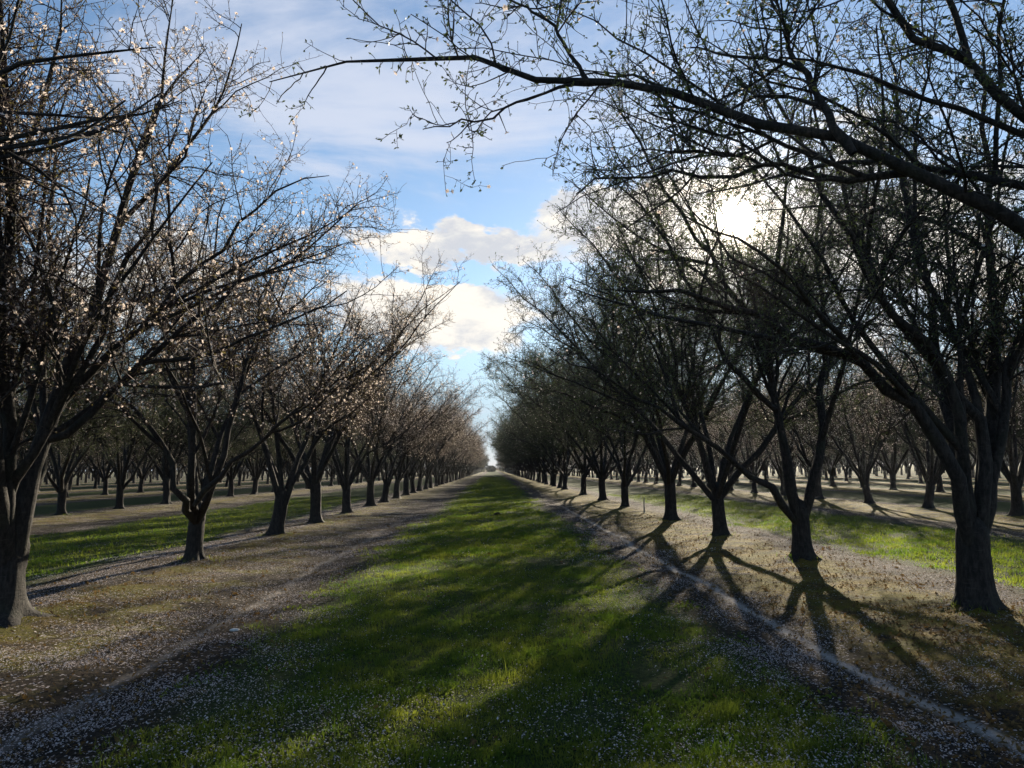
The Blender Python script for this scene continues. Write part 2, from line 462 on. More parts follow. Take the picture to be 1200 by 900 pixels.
t, y = hero(14, 'leafy', 943, 657, ROW, [
  ([(936,600,12.5),(905,573,12.4),(870,548,12.2),(835,522,12.0),(800,500,11.8),(750,465,11.5),(695,435,11.2),(640,412,11.0)], .085, .006),
  ([(940,600,12.5),(922,540,12.5),(912,490,12.5),(906,440,12.4),(902,395,12.4),(906,340,12.3),(915,280,12.2),(922,200,12.1),(925,120,12.0)], .115, .008),
  ([(908,480,12.4),(880,452,12.2),(850,415,12.0),(825,370,11.8),(800,320,11.6),(765,260,11.4),(725,215,11.2),(680,190,11.0)], .055, .006),
  ([(906,440,12.4),(870,365,12.2),(830,295,12.0),(785,225,11.7),(735,150,11.4),(690,80,11.1)], .06, .005),
  ([(946,600,12.5),(958,540,12.6),(963,490,12.7),(965,430,12.8),(962,360,12.9),(958,300,13.0),(960,220,13.0),(970,140,13.1)], .105, .008),
  ([(964,450,12.8),(985,390,13.0),(1020,330,13.2),(1060,270,13.4),(1100,210,13.6)], .05, .006),
 ], 1, (.2*PI, .8*PI), .15, .9, 'forked dark almond tree with a low limb reaching left, just left of the broadest tree', RG, .86, lean=(-.06, 0))
taken.append((ROW, y))
# overhanging neighbours that stand just outside the frame
t, y = hero(15, 'leafy', 0, 0, ROW, [
  ([(1420,420,4.3),(1330,330,4.4),(1200,262,4.5),(1080,207,4.6),(1000,178,4.65),(920,150,4.7),(850,125,4.8),(770,106,4.9),(700,97,5.0),(640,84,5.1),(560,70,5.2),(480,62,5.3),(400,72,5.4),(322,92,5.5)], .062, .004),
  ([(705,98,5.0),(660,104,5.05),(620,116,5.1),(580,133,5.15),(535,144,5.2),(493,149,5.25)], .016, .003),
  ([(690,96,5.0),(664,60,5.1),(640,25,5.2),(610,5,5.3),(570,-12,5.4)], .020, .004),
  ([(1520,420,3.9),(1350,240,3.95),(1200,130,4.0),(1120,70,4.0),(1060,20,4.05),(1010,-30,4.1),(900,-110,4.2)], .062, .012),
  ([(1000,180,4.6),(960,120,4.7),(925,50,4.8),(890,-20,4.9)], .035, .006),
  ([(1100,215,4.6),(1020,198,4.8),(950,202,5.0),(880,200,5.2),(800,202,5.4),(720,212,5.6),(670,222,5.7)], .030, .004),
 ], 2, (-.4*PI, .35*PI), .2, 1.1, 'almond tree rooted outside the right edge, one long bough arching across the sky', RG, .84, y=3.6)
taken.append((ROW, y))
t, y = hero(16, 'blossom', 0, 0, -ROW, [
  ([(-420,470,4.0),(-250,260,4.2),(-120,130,4.4),(0,83,4.5),(60,74,4.55),(130,65,4.6),(178,54,4.7)], .045, .004),
  ([(-420,440,4.0),(-260,280,4.3),(-120,200,4.5),(0,163,4.7),(70,151,4.8),(150,136,4.9),(215,129,5.0)], .040, .004),
 ], 3, (.6*PI, 1.4*PI), .2, 1.1, 'almond tree rooted outside the left edge, thin boughs crossing the upper left corner', LG, .62, y=3.5)
taken.append((-ROW, y))

# --- grown stock for all the others
NP = 4
protoB = [finish(build_tree(100+i, 'blossom', dens=.97)) for i in range(NP)]
protoL = [finish(build_tree(200+i, 'leafy', dens=1.04)) for i in range(NP)]
print('STATS', [d.stats for d in protoB+protoL])

def base_ok(y): return y
spots = []          # (x, y, row number, near label)
left_px = [(323,637),(371,620),(407,608),(434,600),(450,592)]
right_px = [(846,628),(788,612),(732,596),(706,588),(683,580),(662,575)]
LL = ['blossoming almond tree with its fork at chest height, third trunk from the left',
      'blossoming almond tree spreading in a wide fork, fourth trunk from the left',
      'blossoming almond tree, fifth trunk from the left in the left lane row',
      'pale blossomed almond tree, sixth trunk of the left lane row',
      'pale blossomed almond tree, seventh trunk of the left lane row']
RL = ['dark leafy almond tree whose shadow falls straight toward the viewer, right lane row',
      'dark almond tree with flared base, just before the short pale stake',
      'dark leafy almond tree standing just beyond the short stake, right row',
      'dark leafy almond tree, second trunk beyond the short stake in the right row',
      'dark leafy almond tree, third trunk beyond the short stake in the right row',
      'dark leafy almond tree, fourth trunk beyond the short stake in the right row']
yl = [row_y(a, b, -ROW) for a, b in left_px]; yr = [row_y(a, b, ROW) for a, b in right_px]
for y, l in zip(yl, LL): spots.append((-ROW, y, -1, l))
for y, l in zip(yr, RL): spots.append((ROW, y, 1, l))
END = 330
y = yl[-1]+4.5
while y < END: spots.append((-ROW, y, -1, None)); y += 4.55
y = yr[-1]+4.6
while y < END: spots.append((ROW, y, 1, None)); y += 4.55
X2 = 3*ROW
def seeds(px_list, X): return [row_y(a, b, X) for a, b in px_list]
y2l = seeds([(72,610),(139,603),(195,597)], -X2); y2r = seeds([(1192,617),(1089,605),(1019,598)], X2)
S2L = ['forked almond tree beyond the left grass strip, beside the thick left-edge trunk',
       'almond tree on a dark mound beyond the left strip, midway between two nearer trunks',
       'almond tree beyond the left grass strip, partly behind the slender tree']
S2R = ['almond tree of the next row, cut by the right edge beside the broad trunk',
       'almond tree in the next row on the right, just left of the broad right-edge trunk',
       'narrow almond tree in the next row on the right, second left of the broad trunk']
for y, l in zip(y2l, S2L): spots.append((-X2, y, -2, l))
for y, l in zip(y2r, S2R): spots.append((X2, y, 2, l))
for s_, y0 in ((-1, y2l), (1, y2r)):
    y = y0[-1]+4.5
    while y < END: spots.append((s_*X2, y, 2*s_, None)); y += 4.55
    y = y0[0]-4.5
    while y > 6: spots.append((s_*X2, y, 2*s_, None)); y -= 4.55
for k in range(3, 12):
    for s_ in (-1, 1):
        X = s_*(2*k-1)*ROW; y = 8+rng.random()*4.5
        while y < 260: spots.append((X, y, s_*k, None)); y += 4.55
# only what the lens (or a lens a step to the side) could take in
spots = [s for s in spots if abs(s[0]) < s[1]*.78+5 or s[3]]
def keyf(s): return (0 if s[3] else 1, math.hypot(s[0], s[1]) + (0 if abs(s[2]) <= 1 else 14*(abs(s[2])-1)))
spots.sort(key=keyf)
NI = 294
ROWN = {1: ('leafy almond tree far down the row that edges the grass lane on the right', 'far almond trees of the right lane row'),
        -1: ('blossoming almond tree far down the row that edges the grass lane on the left', 'far almond trees of the left lane row'),
        2: ('almond tree in the second row right of the lane, seen between nearer trunks', 'almond trees of the second row on the right'),
        -2: ('almond tree in the second row left of the lane, seen between nearer trunks', 'almond trees of the second row on the left')}
WORD = {3: 'third', 4: 'fourth', 5: 'fifth', 6: 'sixth', 7: 'seventh', 8: 'eighth', 9: 'ninth', 10: 'tenth', 11: 'eleventh'}
for s_, w in ((1, 'right'), (-1, 'left')):
    for k, nme in WORD.items():
        ROWN[s_*k] = (f'background almond tree in the {nme} row to the {w} of the grass lane', f'almond trees of the {nme} row on the {w}')
for i, (x, y, rn, lab) in enumerate(spots[:NI]):
    kind = 'blossom' if rn in (-1, 2, -3, 4, -5, 6, -7, 8, -9, 10, -11) else 'leafy'
    st = protoB if kind == 'blossom' else protoL
    D = st[int(rng.integers(NP))]
    jx = 0 if lab else rng.normal(0, .08)
    g = (LG if rn == -1 else RG if rn == 1 else ROWN[rn][1]) if lab else ROWN[rn][1]
    place(D, x+jx, y+(0 if lab else rng.normal(0, .15)), rng.random()*2*PI, rng.uniform(1.02, 1.13) if rn == 1 else rng.uniform(.94, 1.08), lab or ROWN[rn][0], g, far=y > 40 or abs(rn) > 2)

# --- the rest of the orchard: one mass of far trees
def low_tree(seed, kind):
    rg = np.random.default_rng(seed)
    A = make_trunk(rg, 1.15, .18, (0, 0), 6, 11)
    LP = np.array([proc_limb(rg, (0, 0, 1.), k*1.25+rg.random()*.4, 25, 60, 5.5, 6) for k in range(5)])
    LR = np.tile(np.linspace(.1, .02, 6), (5, 1)); tubes(A, LP, LR, 4)
    BP, BR, _ = spawn(rg, LP, LR, 4, .2, 1, 1.7, .2, (35, 70), .1, (0, 0, .03), 4, .02, .006); tubes(A, BP, BR, 3)
    TP, TR, _ = spawn(rg, BP, BR, 3.0, .1, 1, .7, .3, (30, 70), .1, (0, 0, .03), 3, .014, .006); tubes(A, TP, TR, 3, 1)
    pts, _, _ = sample(TP, TR, rg.integers(0, len(TP), 420), rg.random(420))
    leaves(A, rg, pts, nrm(rg.normal(size=(420, 3))), 1, .10, 2)
    return np.concatenate(A.v), A.f
lows = [low_tree(300+i, 'x') for i in range(3)]
A = Acc()
for (x, y, rn, lab) in spots[NI:]:
    V, fs = lows[int(rng.integers(3))]
    a = rng.random()*2*PI; c, s = math.cos(a), math.sin(a)
    W = V@np.array(((c, s, 0), (-s, c, 0), (0, 0, 1)))+np.array((x, y, 0))
    n0 = A.n; A.v.append(W); A.n += len(W)
    for f, m, q in fs: A.f.append((f+n0, m, q))
far = ob('far_orchard', A.mesh('far_orchard', [bark_m, twig_r, leaf_b]))
tag(far, 'distant orchard trees merging into one grey brown mass behind the rows', 'orchard', kind='stuff')

# ------------------------------------------------------------------ ground
def axis(parts):
    out = []
    for a, b, st in parts: out.append(np.arange(a, b, st))
    return np.concatenate(out+[[parts[-1][1]]])
xs = axis([(-6000, -400, 800), (-400, -60, 20), (-60, -16, 1.0), (-16, -8, .3), (-8, 8, .1), (8, 16, .3), (16, 60, 1.0), (60, 400, 20), (400, 6000, 800)])
ys = axis([(-200, -10, 20), (-10, 2, 1.), (2, 16, .1), (16, 40, .3), (40, 150, 1.5), (150, 400, 20), (400, 9000, 700)])
Xg, Yg = np.meshgrid(xs, ys); Zg = gz(Xg, Yg)
for (tx, ty) in taken+[(s[0], s[1]) for s in spots if s[1] < 32 and abs(s[0]) < 17]:
    d = np.hypot(Xg-tx, Yg-ty); Zg = Zg+(.045+.02*np.sin(Xg*7.3+Yg*3.1)*np.sin(Yg*6.1-Xg*2.7))*np.exp(-(d/.36)**2)*(1+.35*np.sin(5*np.arctan2(Yg-ty, Xg-tx)+tx))
ny, nx = Xg.shape
idx = np.arange(nx*ny).reshape(ny, nx)
A = Acc(); A.add(np.stack([Xg, Yg, Zg], -1), np.stack([idx[:-1, :-1], idx[:-1, 1:], idx[1:, 1:], idx[1:, :-1]], -1).reshape(-1, 4))
gm, nt = newmat('orchard_floor'); g = G(nt)
P = g.pos(); sep = g.node('ShaderNodeSeparateXYZ'); g.put(sep.inputs[0], P); px_, py_ = sep.outputs[0], sep.outputs[1]
ax_ = g.m('ABSOLUTE', px_); off_ = g.m('GREATER_THAN', ax_, ROW)
wr = g.node('ShaderNodeMath', operation='WRAP'); g.put(wr.inputs[0], g.m('ADD', ax_, g.m('MULTIPLY', off_, 1.15))); wr.inputs[1].default_value = ROW; wr.inputs[2].default_value = -ROW
u_raw = g.m('SUBTRACT', g.m('ABSOLUTE', wr.outputs[0]), g.m('MULTIPLY', off_, .3))
nb = g.noise(P, .9, 4); nf = g.noise(P, 7, 5, .65)
uu = g.m('ADD', u_raw, g.m('ADD', g.m('MULTIPLY', g.m('SUBTRACT', nb, .5), 1.1), g.m('MULTIPLY', g.m('SUBTRACT', nf, .5), .7)))
grass = g.ss(uu, 2.45, 1.75)
nm = g.noise(P, 30, 6, .7); n2 = g.noise(P, 2.1, 4, .6); n3 = g.noise(P, 110, 3, .6)
soil = g.mix(g.ss(nm, .35, .68), (.012, .010, .009), (.066, .047, .032))
ochre = g.mix(g.ss(n3, .4, .65), (.06, .046, .008), (.36, .245, .035))
moss = g.m('MULTIPLY', g.ss(g.noise(P, 1.4, 5, .65), .46, .58), g.ss(uu, 3.0, 3.8))
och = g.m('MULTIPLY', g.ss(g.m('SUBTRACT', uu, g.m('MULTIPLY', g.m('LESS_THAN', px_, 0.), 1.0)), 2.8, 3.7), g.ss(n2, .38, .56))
c = g.mix(g.m('MULTIPLY', och, g.m('SUBTRACT', .85, g.m('MULTIPLY', g.m('LESS_THAN', px_, 0.), .4))), soil, ochre)  # ochre weaker left of the lane; paints in part of that strip's shade
c = g.mix(g.m('MULTIPLY', moss, g.m('MULTIPLY', g.ss(n3, .35, .6), .8)), c, (.15, .135, .014))
vo = g.node('ShaderNodeTexVoronoi'); g.put(vo.inputs['Vector'], P); vo.inputs['Scale'].default_value = 34
vs = g.node('ShaderNodeSeparateColor'); g.put(vs.inputs[0], vo.outputs['Color'])
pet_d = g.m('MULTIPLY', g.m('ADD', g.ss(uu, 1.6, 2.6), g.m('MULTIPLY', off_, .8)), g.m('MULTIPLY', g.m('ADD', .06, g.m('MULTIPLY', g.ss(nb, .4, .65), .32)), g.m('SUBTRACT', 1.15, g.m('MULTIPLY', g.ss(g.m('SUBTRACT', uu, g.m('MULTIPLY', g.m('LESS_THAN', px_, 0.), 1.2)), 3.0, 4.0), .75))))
pet_d = g.m('MULTIPLY', pet_d, g.m('SUBTRACT', 1., g.m('MULTIPLY', g.m('MULTIPLY', g.ss(px_, 2.9, 3.5), g.ss(px_, 6.2, 5.4)), .75)))
pet = g.m('MULTIPLY', g.m('LESS_THAN', vo.outputs['Distance'], .42), g.m('LESS_THAN', vs.outputs[0], pet_d))
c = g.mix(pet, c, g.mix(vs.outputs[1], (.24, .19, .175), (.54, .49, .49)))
gcol = g.mix(g.ss(nm, .38, .62), (.022, .032, .010), g.mix(g.ss(n3, .42, .6), (.038, .05, .014), (.085, .12, .024)))
c = g.mix(grass, c, gcol)
# the dusty wheel-and-drip lines either side of each lane
wob = g.m('MULTIPLY', g.m('SUBTRACT', g.noise(P, .35, 2), .5), .5)
ln = g.m('ABSOLUTE', g.m('SUBTRACT', g.m('ADD', u_raw, wob), 2.92))
line = g.m('MULTIPLY', g.ss(g.m('ADD', ln, g.m('MULTIPLY', g.m('SUBTRACT', nf, .5), .12)), .11, .0), g.ss(nf, .15, .5))
line = g.m('MULTIPLY', line, g.m('MULTIPLY', g.m('SUBTRACT', 1., off_), g.m('MULTIPLY', g.ss(py_, 45., 14.), g.ss(g.noise(P, 2.6, 4, .6), .22, .46))))
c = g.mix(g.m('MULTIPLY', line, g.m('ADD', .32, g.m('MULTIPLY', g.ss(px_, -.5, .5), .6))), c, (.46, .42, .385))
hgt = g.m('ADD', g.m('ADD', g.m('MULTIPLY', nm, .6), g.m('MULTIPLY', g.noise(P, 11, 4), 1.0)), g.m('ADD', g.m('MULTIPLY', n3, .3), g.m('MULTIPLY', pet, .25)))
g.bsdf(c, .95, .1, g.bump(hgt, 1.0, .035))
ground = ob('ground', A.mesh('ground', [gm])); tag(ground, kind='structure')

# fast height look-up that agrees with the sheet
def ground_at(x, y):
    z = gz(x, y)
    for (tx, ty) in taken:
        d = np.hypot(x-tx, y-ty); z = z+(.045+.02*np.sin(x*7.3+y*3.1)*np.sin(y*6.1-x*2.7))*np.exp(-(d/.36)**2)*(1+.35*np.sin(5*np.arctan2(y-ty, x-tx)+tx))
    return z

def vnoise(x, y, sc, seed):
    """cheap smooth noise in 0..1"""
    r = np.random.default_rng(seed); o = np.zeros_like(x)
    for k in range(7):
        a = r.random()*6.28; f = sc*r.uniform(.6, 1.9); p = r.random()*6.28
        o += np.sin((x*math.cos(a)+y*math.sin(a))*f+p+1.3*np.sin((y*math.cos(a)-x*math.sin(a))*f*.7+p*2))
    return .5+.5*o/4.2
def scatter(n, x0, x1, y0, y1, power=1.0):
    """random points, density falling off with distance"""
    u = rng.random(n); e = 1-power
    y = (y0**e+(y1**e-y0**e)*u)**(1/e) if abs(e) > 1e-3 else y0*(y1/y0)**u
    x = rng.uniform(x0, x1, n)
    return x, y

# grass blades in the lane and in the two neighbouring strips
def blades(acc, x, y, hs, ws):
    n = len(x); z = ground_at(x, y)-.004
    a = rng.random(n)*2*PI; dx, dy = np.cos(a), np.sin(a)
    b = rng.random(n)*2*PI; bend = hs*rng.uniform(.1, .9, n)
    bx, by = np.cos(b)*bend, np.sin(b)*bend
    p0 = np.stack([x-dx*ws, y-dy*ws, z], -1); p1 = np.stack([x+dx*ws, y+dy*ws, z], -1)
    m0 = np.stack([x-dx*ws*.8+bx*.35, y-dy*ws*.8+by*.35, z+hs*.6], -1); m1 = np.stack([x+dx*ws*.8+bx*.35, y+dy*ws*.8+by*.35, z+hs*.6], -1)
    tp = np.stack([x+bx, y+by, z+hs], -1)
    V = np.stack([p0, p1, m1, m0, tp], 1); i = (np.arange(n)*5)[:, None]
    acc.add(V, i+np.array([[0, 1, 2, 3]]), 0, False)
    f = acc.f[-1][0]
    acc.f.append((f[:, [3, 2]].copy(), 0, False)); acc.f[-1] = (np.stack([f[:, 3], f[:, 2], f[:, 0]+4], -1), 0, False)
A = Acc()
def grass_patch(n, y0, y1, x0, x1, cx, hmul, wmul, power=1.3, edge=2.15):
    x, y = scatter(n, x0, x1, y0, y1, power)
    uu = np.abs(x-cx)+(vnoise(x, y, 1.5, 3)-.5)*1.1+(vnoise(x, y, 6, 4)-.5)*.6
    thin = vnoise(x, y, 2.2, 5)
    pr = np.clip((edge-uu)/.7, 0, 1)*np.clip(.02+1.75*thin, 0, 1)
    k = rng.random(n) < pr; x, y = x[k], y[k]
    hs = .75*(.012+.026*vnoise(x, y, 2.5, 6)+.042*np.clip(vnoise(x, y, 11, 16)*1.6-.55, 0, 1))*np.exp(rng.normal(0, .4, len(x)))*hmul
    blades(A, x, y, hs, .0022*wmul*np.exp(rng.normal(0, .25, len(x))))
grass_patch(330000, 3.6, 14, -3.2, 3.2, 0, 1.0, 1.0)
grass_patch(170000, 14, 45, -3.2, 3.2, 0, 1.2, 2.2)
grass_patch(60000, 45, 140, -3.2, 3.2, 0, 1.4, 5.0)
grass_patch(130000, 8, 45, -12.2, -5.9, -9.05, 1.2, 2.4, edge=2.45)
grass_patch(130000, 8, 45, 5.9, 12.2, 9.05, 1.2, 2.4, edge=2.45)
# tufts round the feet of the near trees and low weeds in the turf
for (tx, ty) in taken+[(s_[0], s_[1]) for s_ in spots if s_[1] < 30 and abs(s_[0]) < 17]:
    n = 160; a = rng.random(n)*2*PI; q = .2+.35*rng.random(n)**1.5
    k = vnoise(tx+q*np.cos(a), ty+q*np.sin(a), 7, 21) > .52
    blades(A, (tx+q*np.cos(a))[k], (ty+q*np.sin(a))[k], (.03+.06*rng.random(n))[k], .0035*np.ones(k.sum()))
x, y = scatter(16000, -2.4, 2.4, 3.6, 22, 1.3); k = vnoise(x, y, 3.4, 22) > .55; x, y = x[k], y[k]
leaves(A, rng, np.stack([x, y, ground_at(x, y)+.004], -1), np.stack([rng.normal(0, 1, len(x)), rng.normal(0, 1, len(x)), .35+.5*rng.random(len(x))], -1), 4, .026, 0)
grm, nt = newmat('grass_blade'); g = G(nt); P = g.pos()
n1 = g.noise(P, 1.3, 4); n2 = g.noise(P, 60, 2)
c = g.mix(g.ss(n1, .35, .65), (.030, .052, .010), (.060, .082, .015))
c = g.mix(g.m('MULTIPLY', g.ss(n2, .55, .75), .6), c, (.13, .13, .04))
c = g.mix(g.m('MULTIPLY', g.ss(g.noise(P, 9, 3), .5, .68), .7), c, (.018, .042, .010))
g.bsdf(c, .6, .25, None, (.5, g.mix(g.ss(n1, .35, .65), (.15, .26, .022), (.31, .36, .04))))
gr = ob('grass', A.mesh('grass', [grm])); tag(gr, 'short green grass growing down the lane and the neighbouring strips', 'grass', kind='stuff')

# fallen petals
def chips(acc, x, y, size, lift, tilt, fold=.3, asp=.7):
    n = len(x); z = ground_at(x, y)+lift
    a = rng.random(n)*2*PI
    e = np.stack([np.cos(a), np.sin(a), rng.normal(0, tilt, n)], -1); f = np.stack([-np.sin(a), np.cos(a), rng.normal(0, tilt, n)], -1)
    s = (size*np.exp(rng.normal(0, .25, n)))[:, None]; c = np.stack([x, y, z], -1)
    upv = np.array((0, 0, 1.))*s*fold*rng.uniform(-.2, 1, (n, 1))
    V = np.stack([c-e*s, c-f*s*asp+upv, c+e*s, c+f*s*asp+upv], 1)
    i = (np.arange(n)*4)[:, None]
    acc.add(V, np.concatenate([i+np.array([[0, 1, 2]]), i+np.array([[0, 2, 3]])]), 0, False)
A = Acc()
def petal_patch(n, x0, x1, y0, y1, power, size, lift=.008):
    x, y = scatter(n, x0, x1, y0, y1, power)
    u = lane_u(x)+(vnoise(x, y, 1.2, 8)-.5)*.8
    d = np.clip((u-1.2)/1.2, .10, 1)*np.clip(1.15-np.where(x < 0, .22, .75)*np.maximum(u-2.7, 0), .14, 1)
    d *= np.clip(-.75+2.5*vnoise(x, y, 2.6, 9)+1.0*(vnoise(x, y, 15, 19)-.5), .04, 1)
    d *= 1-.25*np.exp(-((lane_u(x)-2.92)/.13)**2)
    near = np.clip((6.4-y)/2.5, 0, .33)*(np.abs(x) < 2.4)*np.clip(2*vnoise(x, y, 1.6, 10)-.4, 0, 1)
    k = rng.random(n) < np.maximum(d, near); x, y = x[k], y[k]
    onl = np.abs(x) < 2.2
    chips(A, x, y, size, lift+onl*rng.uniform(0, .03, len(x)), .35)
petal_patch(420000, -7.5, 7.5, 3.4, 14, 1.3, .0062)
petal_patch(200000, -9, 9, 14, 40, 1.3, .010, .012)
gpm, nt = newmat('fallen_petal'); g = G(nt); P = g.pos()
c = g.mix(g.ss(g.noise(P, 70, 2), .42, .66), (.68, .63, .64), (.34, .25, .21))
g.bsdf(c, .75, .15, None, (.3, (.6, .52, .5)))
pt = ob('fallen_petals', A.mesh('fallen_petals', [gpm])); tag(pt, 'white almond petals strewn thickly over the ground', 'petals', kind='stuff')
# dead leaves and bits of hull
A = Acc()
x, y = scatter(170000, -8.5, 8.5, 3.4, 26, 1.3)
u = lane_u(x)
k = rng.random(len(x)) < np.where(x < 0, .35, .6)*np.clip((u-1.7)/1.4, .04, 1)*np.clip(1.5*vnoise(x, y, 2.4, 12), .1, 1)
x, y = x[k], y[k]
chips(A, x, y, .015*np.exp(rng.normal(0, .3, len(x))), .010, .55, .6, .45)
dm, nt = newmat('dead_leaf'); g = G(nt); P = g.pos(); n1 = g.noise(P, 45, 2); n2 = g.noise(P, 1.2, 3)
c = g.mix(g.ss(n1, .35, .65), (.035, .024, .014), (.18, .115, .045)); c = g.mix(g.m('MULTIPLY', g.ss(n2, .45, .6), .5), c, (.17, .125, .04))
g.bsdf(c, .8, .2, None, (.25, (.2, .12, .04)))
dl = ob('leaf_litter', A.mesh('leaf_litter', [dm])); tag(dl, 'brown and ochre dead leaves lying under the tree rows', 'leaf litter', kind='stuff')

# ------------------------------------------------------------------ small things on the ground
def lump(name, px, py, size, mat, label, cat, sq=.5, seed=0):
    d = ray(px, py); k = -CAMZ/d.z; x, y = d.x*k, d.y*k
    rg = np.random.default_rng(seed); S, n = 14, 8
    V = []
    for i in range(n):
        th = PI*i/(n-1)
        for j in range(S):
            a = j*2*PI/S
            rr = 1+.16*math.sin(3*a+i)+.10*math.sin(5*a-2*i)+rg.normal(0, .03)
            V.append((size*rr*math.sin(th)*math.cos(a), size*.7*rr*math.sin(th)*math.sin(a), size*sq*(math.cos(th)+.7)))
    idx = np.arange(n*S).reshape(n, S)
    F = np.stack([idx[:-1], np.roll(idx[:-1], -1, 1), np.roll(idx[1:], -1, 1), idx[1:]], -1).reshape(-1, 4)
    A = Acc(); A.add(V, F)
    o = ob(name, A.mesh(name, [mat])); o.location = (x, y, float(ground_at(np.array([x]), np.array([y]))[0])-.005)
    tag(o, label, cat); return o
stone_m = plain('pale_stone', (.5, .48, .46), (.68, .66, .64), 40)
clod_m = plain('dark_earth', (.02, .017, .013), (.05, .04, .03), 30)
lump('stone', 275, 740, .048, stone_m, 'small pale stone lying among the petals left of the grass lane', 'stone', .35, 1)
lump('earth_clod', 583, 604, .11, clod_m, 'small dark clod of earth in the middle of the grass lane', 'clod', .6, 2)
# young stake standing where a tree of the right row is missing
yk = row_y(755, 602, ROW)
A = Acc(); tubes(A, np.array([[(0, 0, -.05), (.005, 0, .15), (.0, .01, .32), (.012, .01, .5)]]), np.array([[.028, .024, .022, .018]]), 8)
stk = ob('stake', A.mesh('stake', [plain('weathered_wood', (.22, .19, .16), (.36, .32, .27), 30)]))
stk.location = (ROW, yk, float(gz(ROW, yk)))
tag(stk, 'short pale stake standing in the gap of the right tree row', 'stake')
# hedge that closes the lane at its far end
def far_bush(x, y, w, h, seed, label):
    rg = np.random.default_rng(seed); A = Acc()
    n = 2600; p = nrm(rg.normal(size=(n, 3)))*rg.random((n, 1))**.4*np.array((w, w*.7, h*.55))+np.array((0, 0, h*.5))
    leaves(A, rg, p, nrm(rg.normal(size=(n, 3))), 1, .45, 0)
    st = np.array([proc_limb(rg, (0, 0, 0), k*1.3, 10, 60, h*.8, 5) for k in range(5)])
    tubes(A, st, np.tile(np.linspace(.12, .02, 5), (5, 1)), 5, 1)
    o = ob('far_bush', A.mesh('far_bush', [plain('evergreen_leaf', (.010, .016, .008), (.022, .032, .014), 1.), bark_m])); o.location = (x, y, 0); tag(o, label, 'bush')
far_bush(-.9, 338, 2.2, 2.6, 1, 'low dark bush in the middle of the far end of the grass lane')
far_bush(-5.0, 340, 3.2, 6.0, 2, 'tall dark bush closing the far end of the lane on the left')
far_bush(4.6, 342, 3.4, 5.6, 3, 'tall dark bush closing the far end of the lane on the right')

# ------------------------------------------------------------------ air
bm = bpy.data.meshes.new('glare_haze')
hx = [(-90, -3, -1.5), (90, -3, -1.5), (90, 420, -1.5), (-90, 420, -1.5), (-90, -3, 11), (90, -3, 11), (90, 420, 11), (-90, 420, 11)]
bm.from_pydata(hx, [], [(3, 2, 1, 0), (4, 5, 6, 7), (0, 1, 5, 4), (1, 2, 6, 5), (2, 3, 7, 6), (3, 0, 4, 7)])
hm, nt = newmat('glare_haze'); g = G(nt)
pv = g.node('ShaderNodeVolumePrincipled'); pv.inputs['Color'].default_value = (.80, .86, .95, 1); pv.inputs['Density'].default_value = HAZE; pv.inputs['Anisotropy'].default_value = .8  # thin scattering volume added to veil the view toward the sun with glare
ho = g.node('ShaderNodeOutputMaterial'); nt.links.new(pv.outputs[0], ho.inputs['Volume'])
bm.materials.append(hm)
if HAZE > 0: tag(ob('glare_haze', bm), kind='stuff')

# ------------------------------------------------------------------ light
w = bpy.data.worlds.new('World'); scene.world = w; w.use_nodes = True
nt = w.node_tree; nt.nodes.clear(); g = G(nt)
sky = g.node('ShaderNodeTexSky', sky_type='NISHITA'); sky.sun_disc = False
sky.sun_elevation = SUN_EL; sky.sun_rotation = SUN_AZ; sky.altitude = 50
sky.air_density = 1.0; sky.dust_density = .08; sky.ozone_density = 2.0
tc = g.node('ShaderNodeTexCoord').outputs['Generated']
dn = g.node('ShaderNodeVectorMath', operation='NORMALIZE'); g.put(dn.inputs[0], tc); dn = dn.outputs[0]
sx = g.node('ShaderNodeSeparateXYZ'); g.put(sx.inputs[0], dn); dx, dy, dz = sx.outputs
el = g.m('MULTIPLY', g.m('ARCSINE', dz), 57.2958); az = g.m('MULTIPLY', g.m('ARCTAN2', dx, dy), 57.2958)
iz = g.m('DIVIDE', 1., g.m('ADD', g.m('MAXIMUM', dz, 0.), .10))
cp = g.node('ShaderNodeCombineXYZ'); g.put(cp.inputs[0], g.m('MULTIPLY', dx, iz)); g.put(cp.inputs[1], g.m('MULTIPLY', dy, iz)); cp.inputs[2].default_value = 3.7
cv = cp.outputs[0]
ca = g.node('ShaderNodeCombineXYZ'); g.put(ca.inputs[0], g.m('MULTIPLY', az, .05)); g.put(ca.inputs[1], g.m('MULTIPLY', el, .10)); ca.inputs[2].default_value = 5.3
nc = g.noise(ca.outputs[0], 2.2, 10, .58, .25)                                   # heaped low cloud
ncc = g.noise(ca.outputs[0], 5.5, 9, .64, .3)
w1 = g.noise(ca.outputs[0], 3.1, 6, .6); wv = g.node('ShaderNodeVectorMath', operation='ADD'); g.put(wv.inputs[0], ca.outputs[0]); wv.inputs[1].default_value = (7.1, 3.3, 1.9)
w2 = g.noise(wv.outputs[0], 3.1, 6, .6)
azw = g.m('ADD', az, g.m('MULTIPLY', g.m('SUBTRACT', w1, .5), 14.)); elw = g.m('ADD', el, g.m('MULTIPLY', g.m('SUBTRACT', w2, .5), 7.))
def blob(a0, e0, wa, we):
    q = g.m('ADD', g.m('POWER', g.m('DIVIDE', g.m('SUBTRACT', azw, a0), wa), 2.), g.m('POWER', g.m('DIVIDE', g.m('SUBTRACT', elw, e0), we), 2.))
    return g.m('POWER', 2.718, g.m('MULTIPLY', q, -1.))
def aedir(px, py):
    d = ray(px, py).normalized(); return math.degrees(math.atan2(d.x, d.y)), math.degrees(math.asin(d.z))
def blobpx(px, py, wpx, hpx): return blob(*aedir(px, py), wpx/900*57.3, hpx/900*57.3)
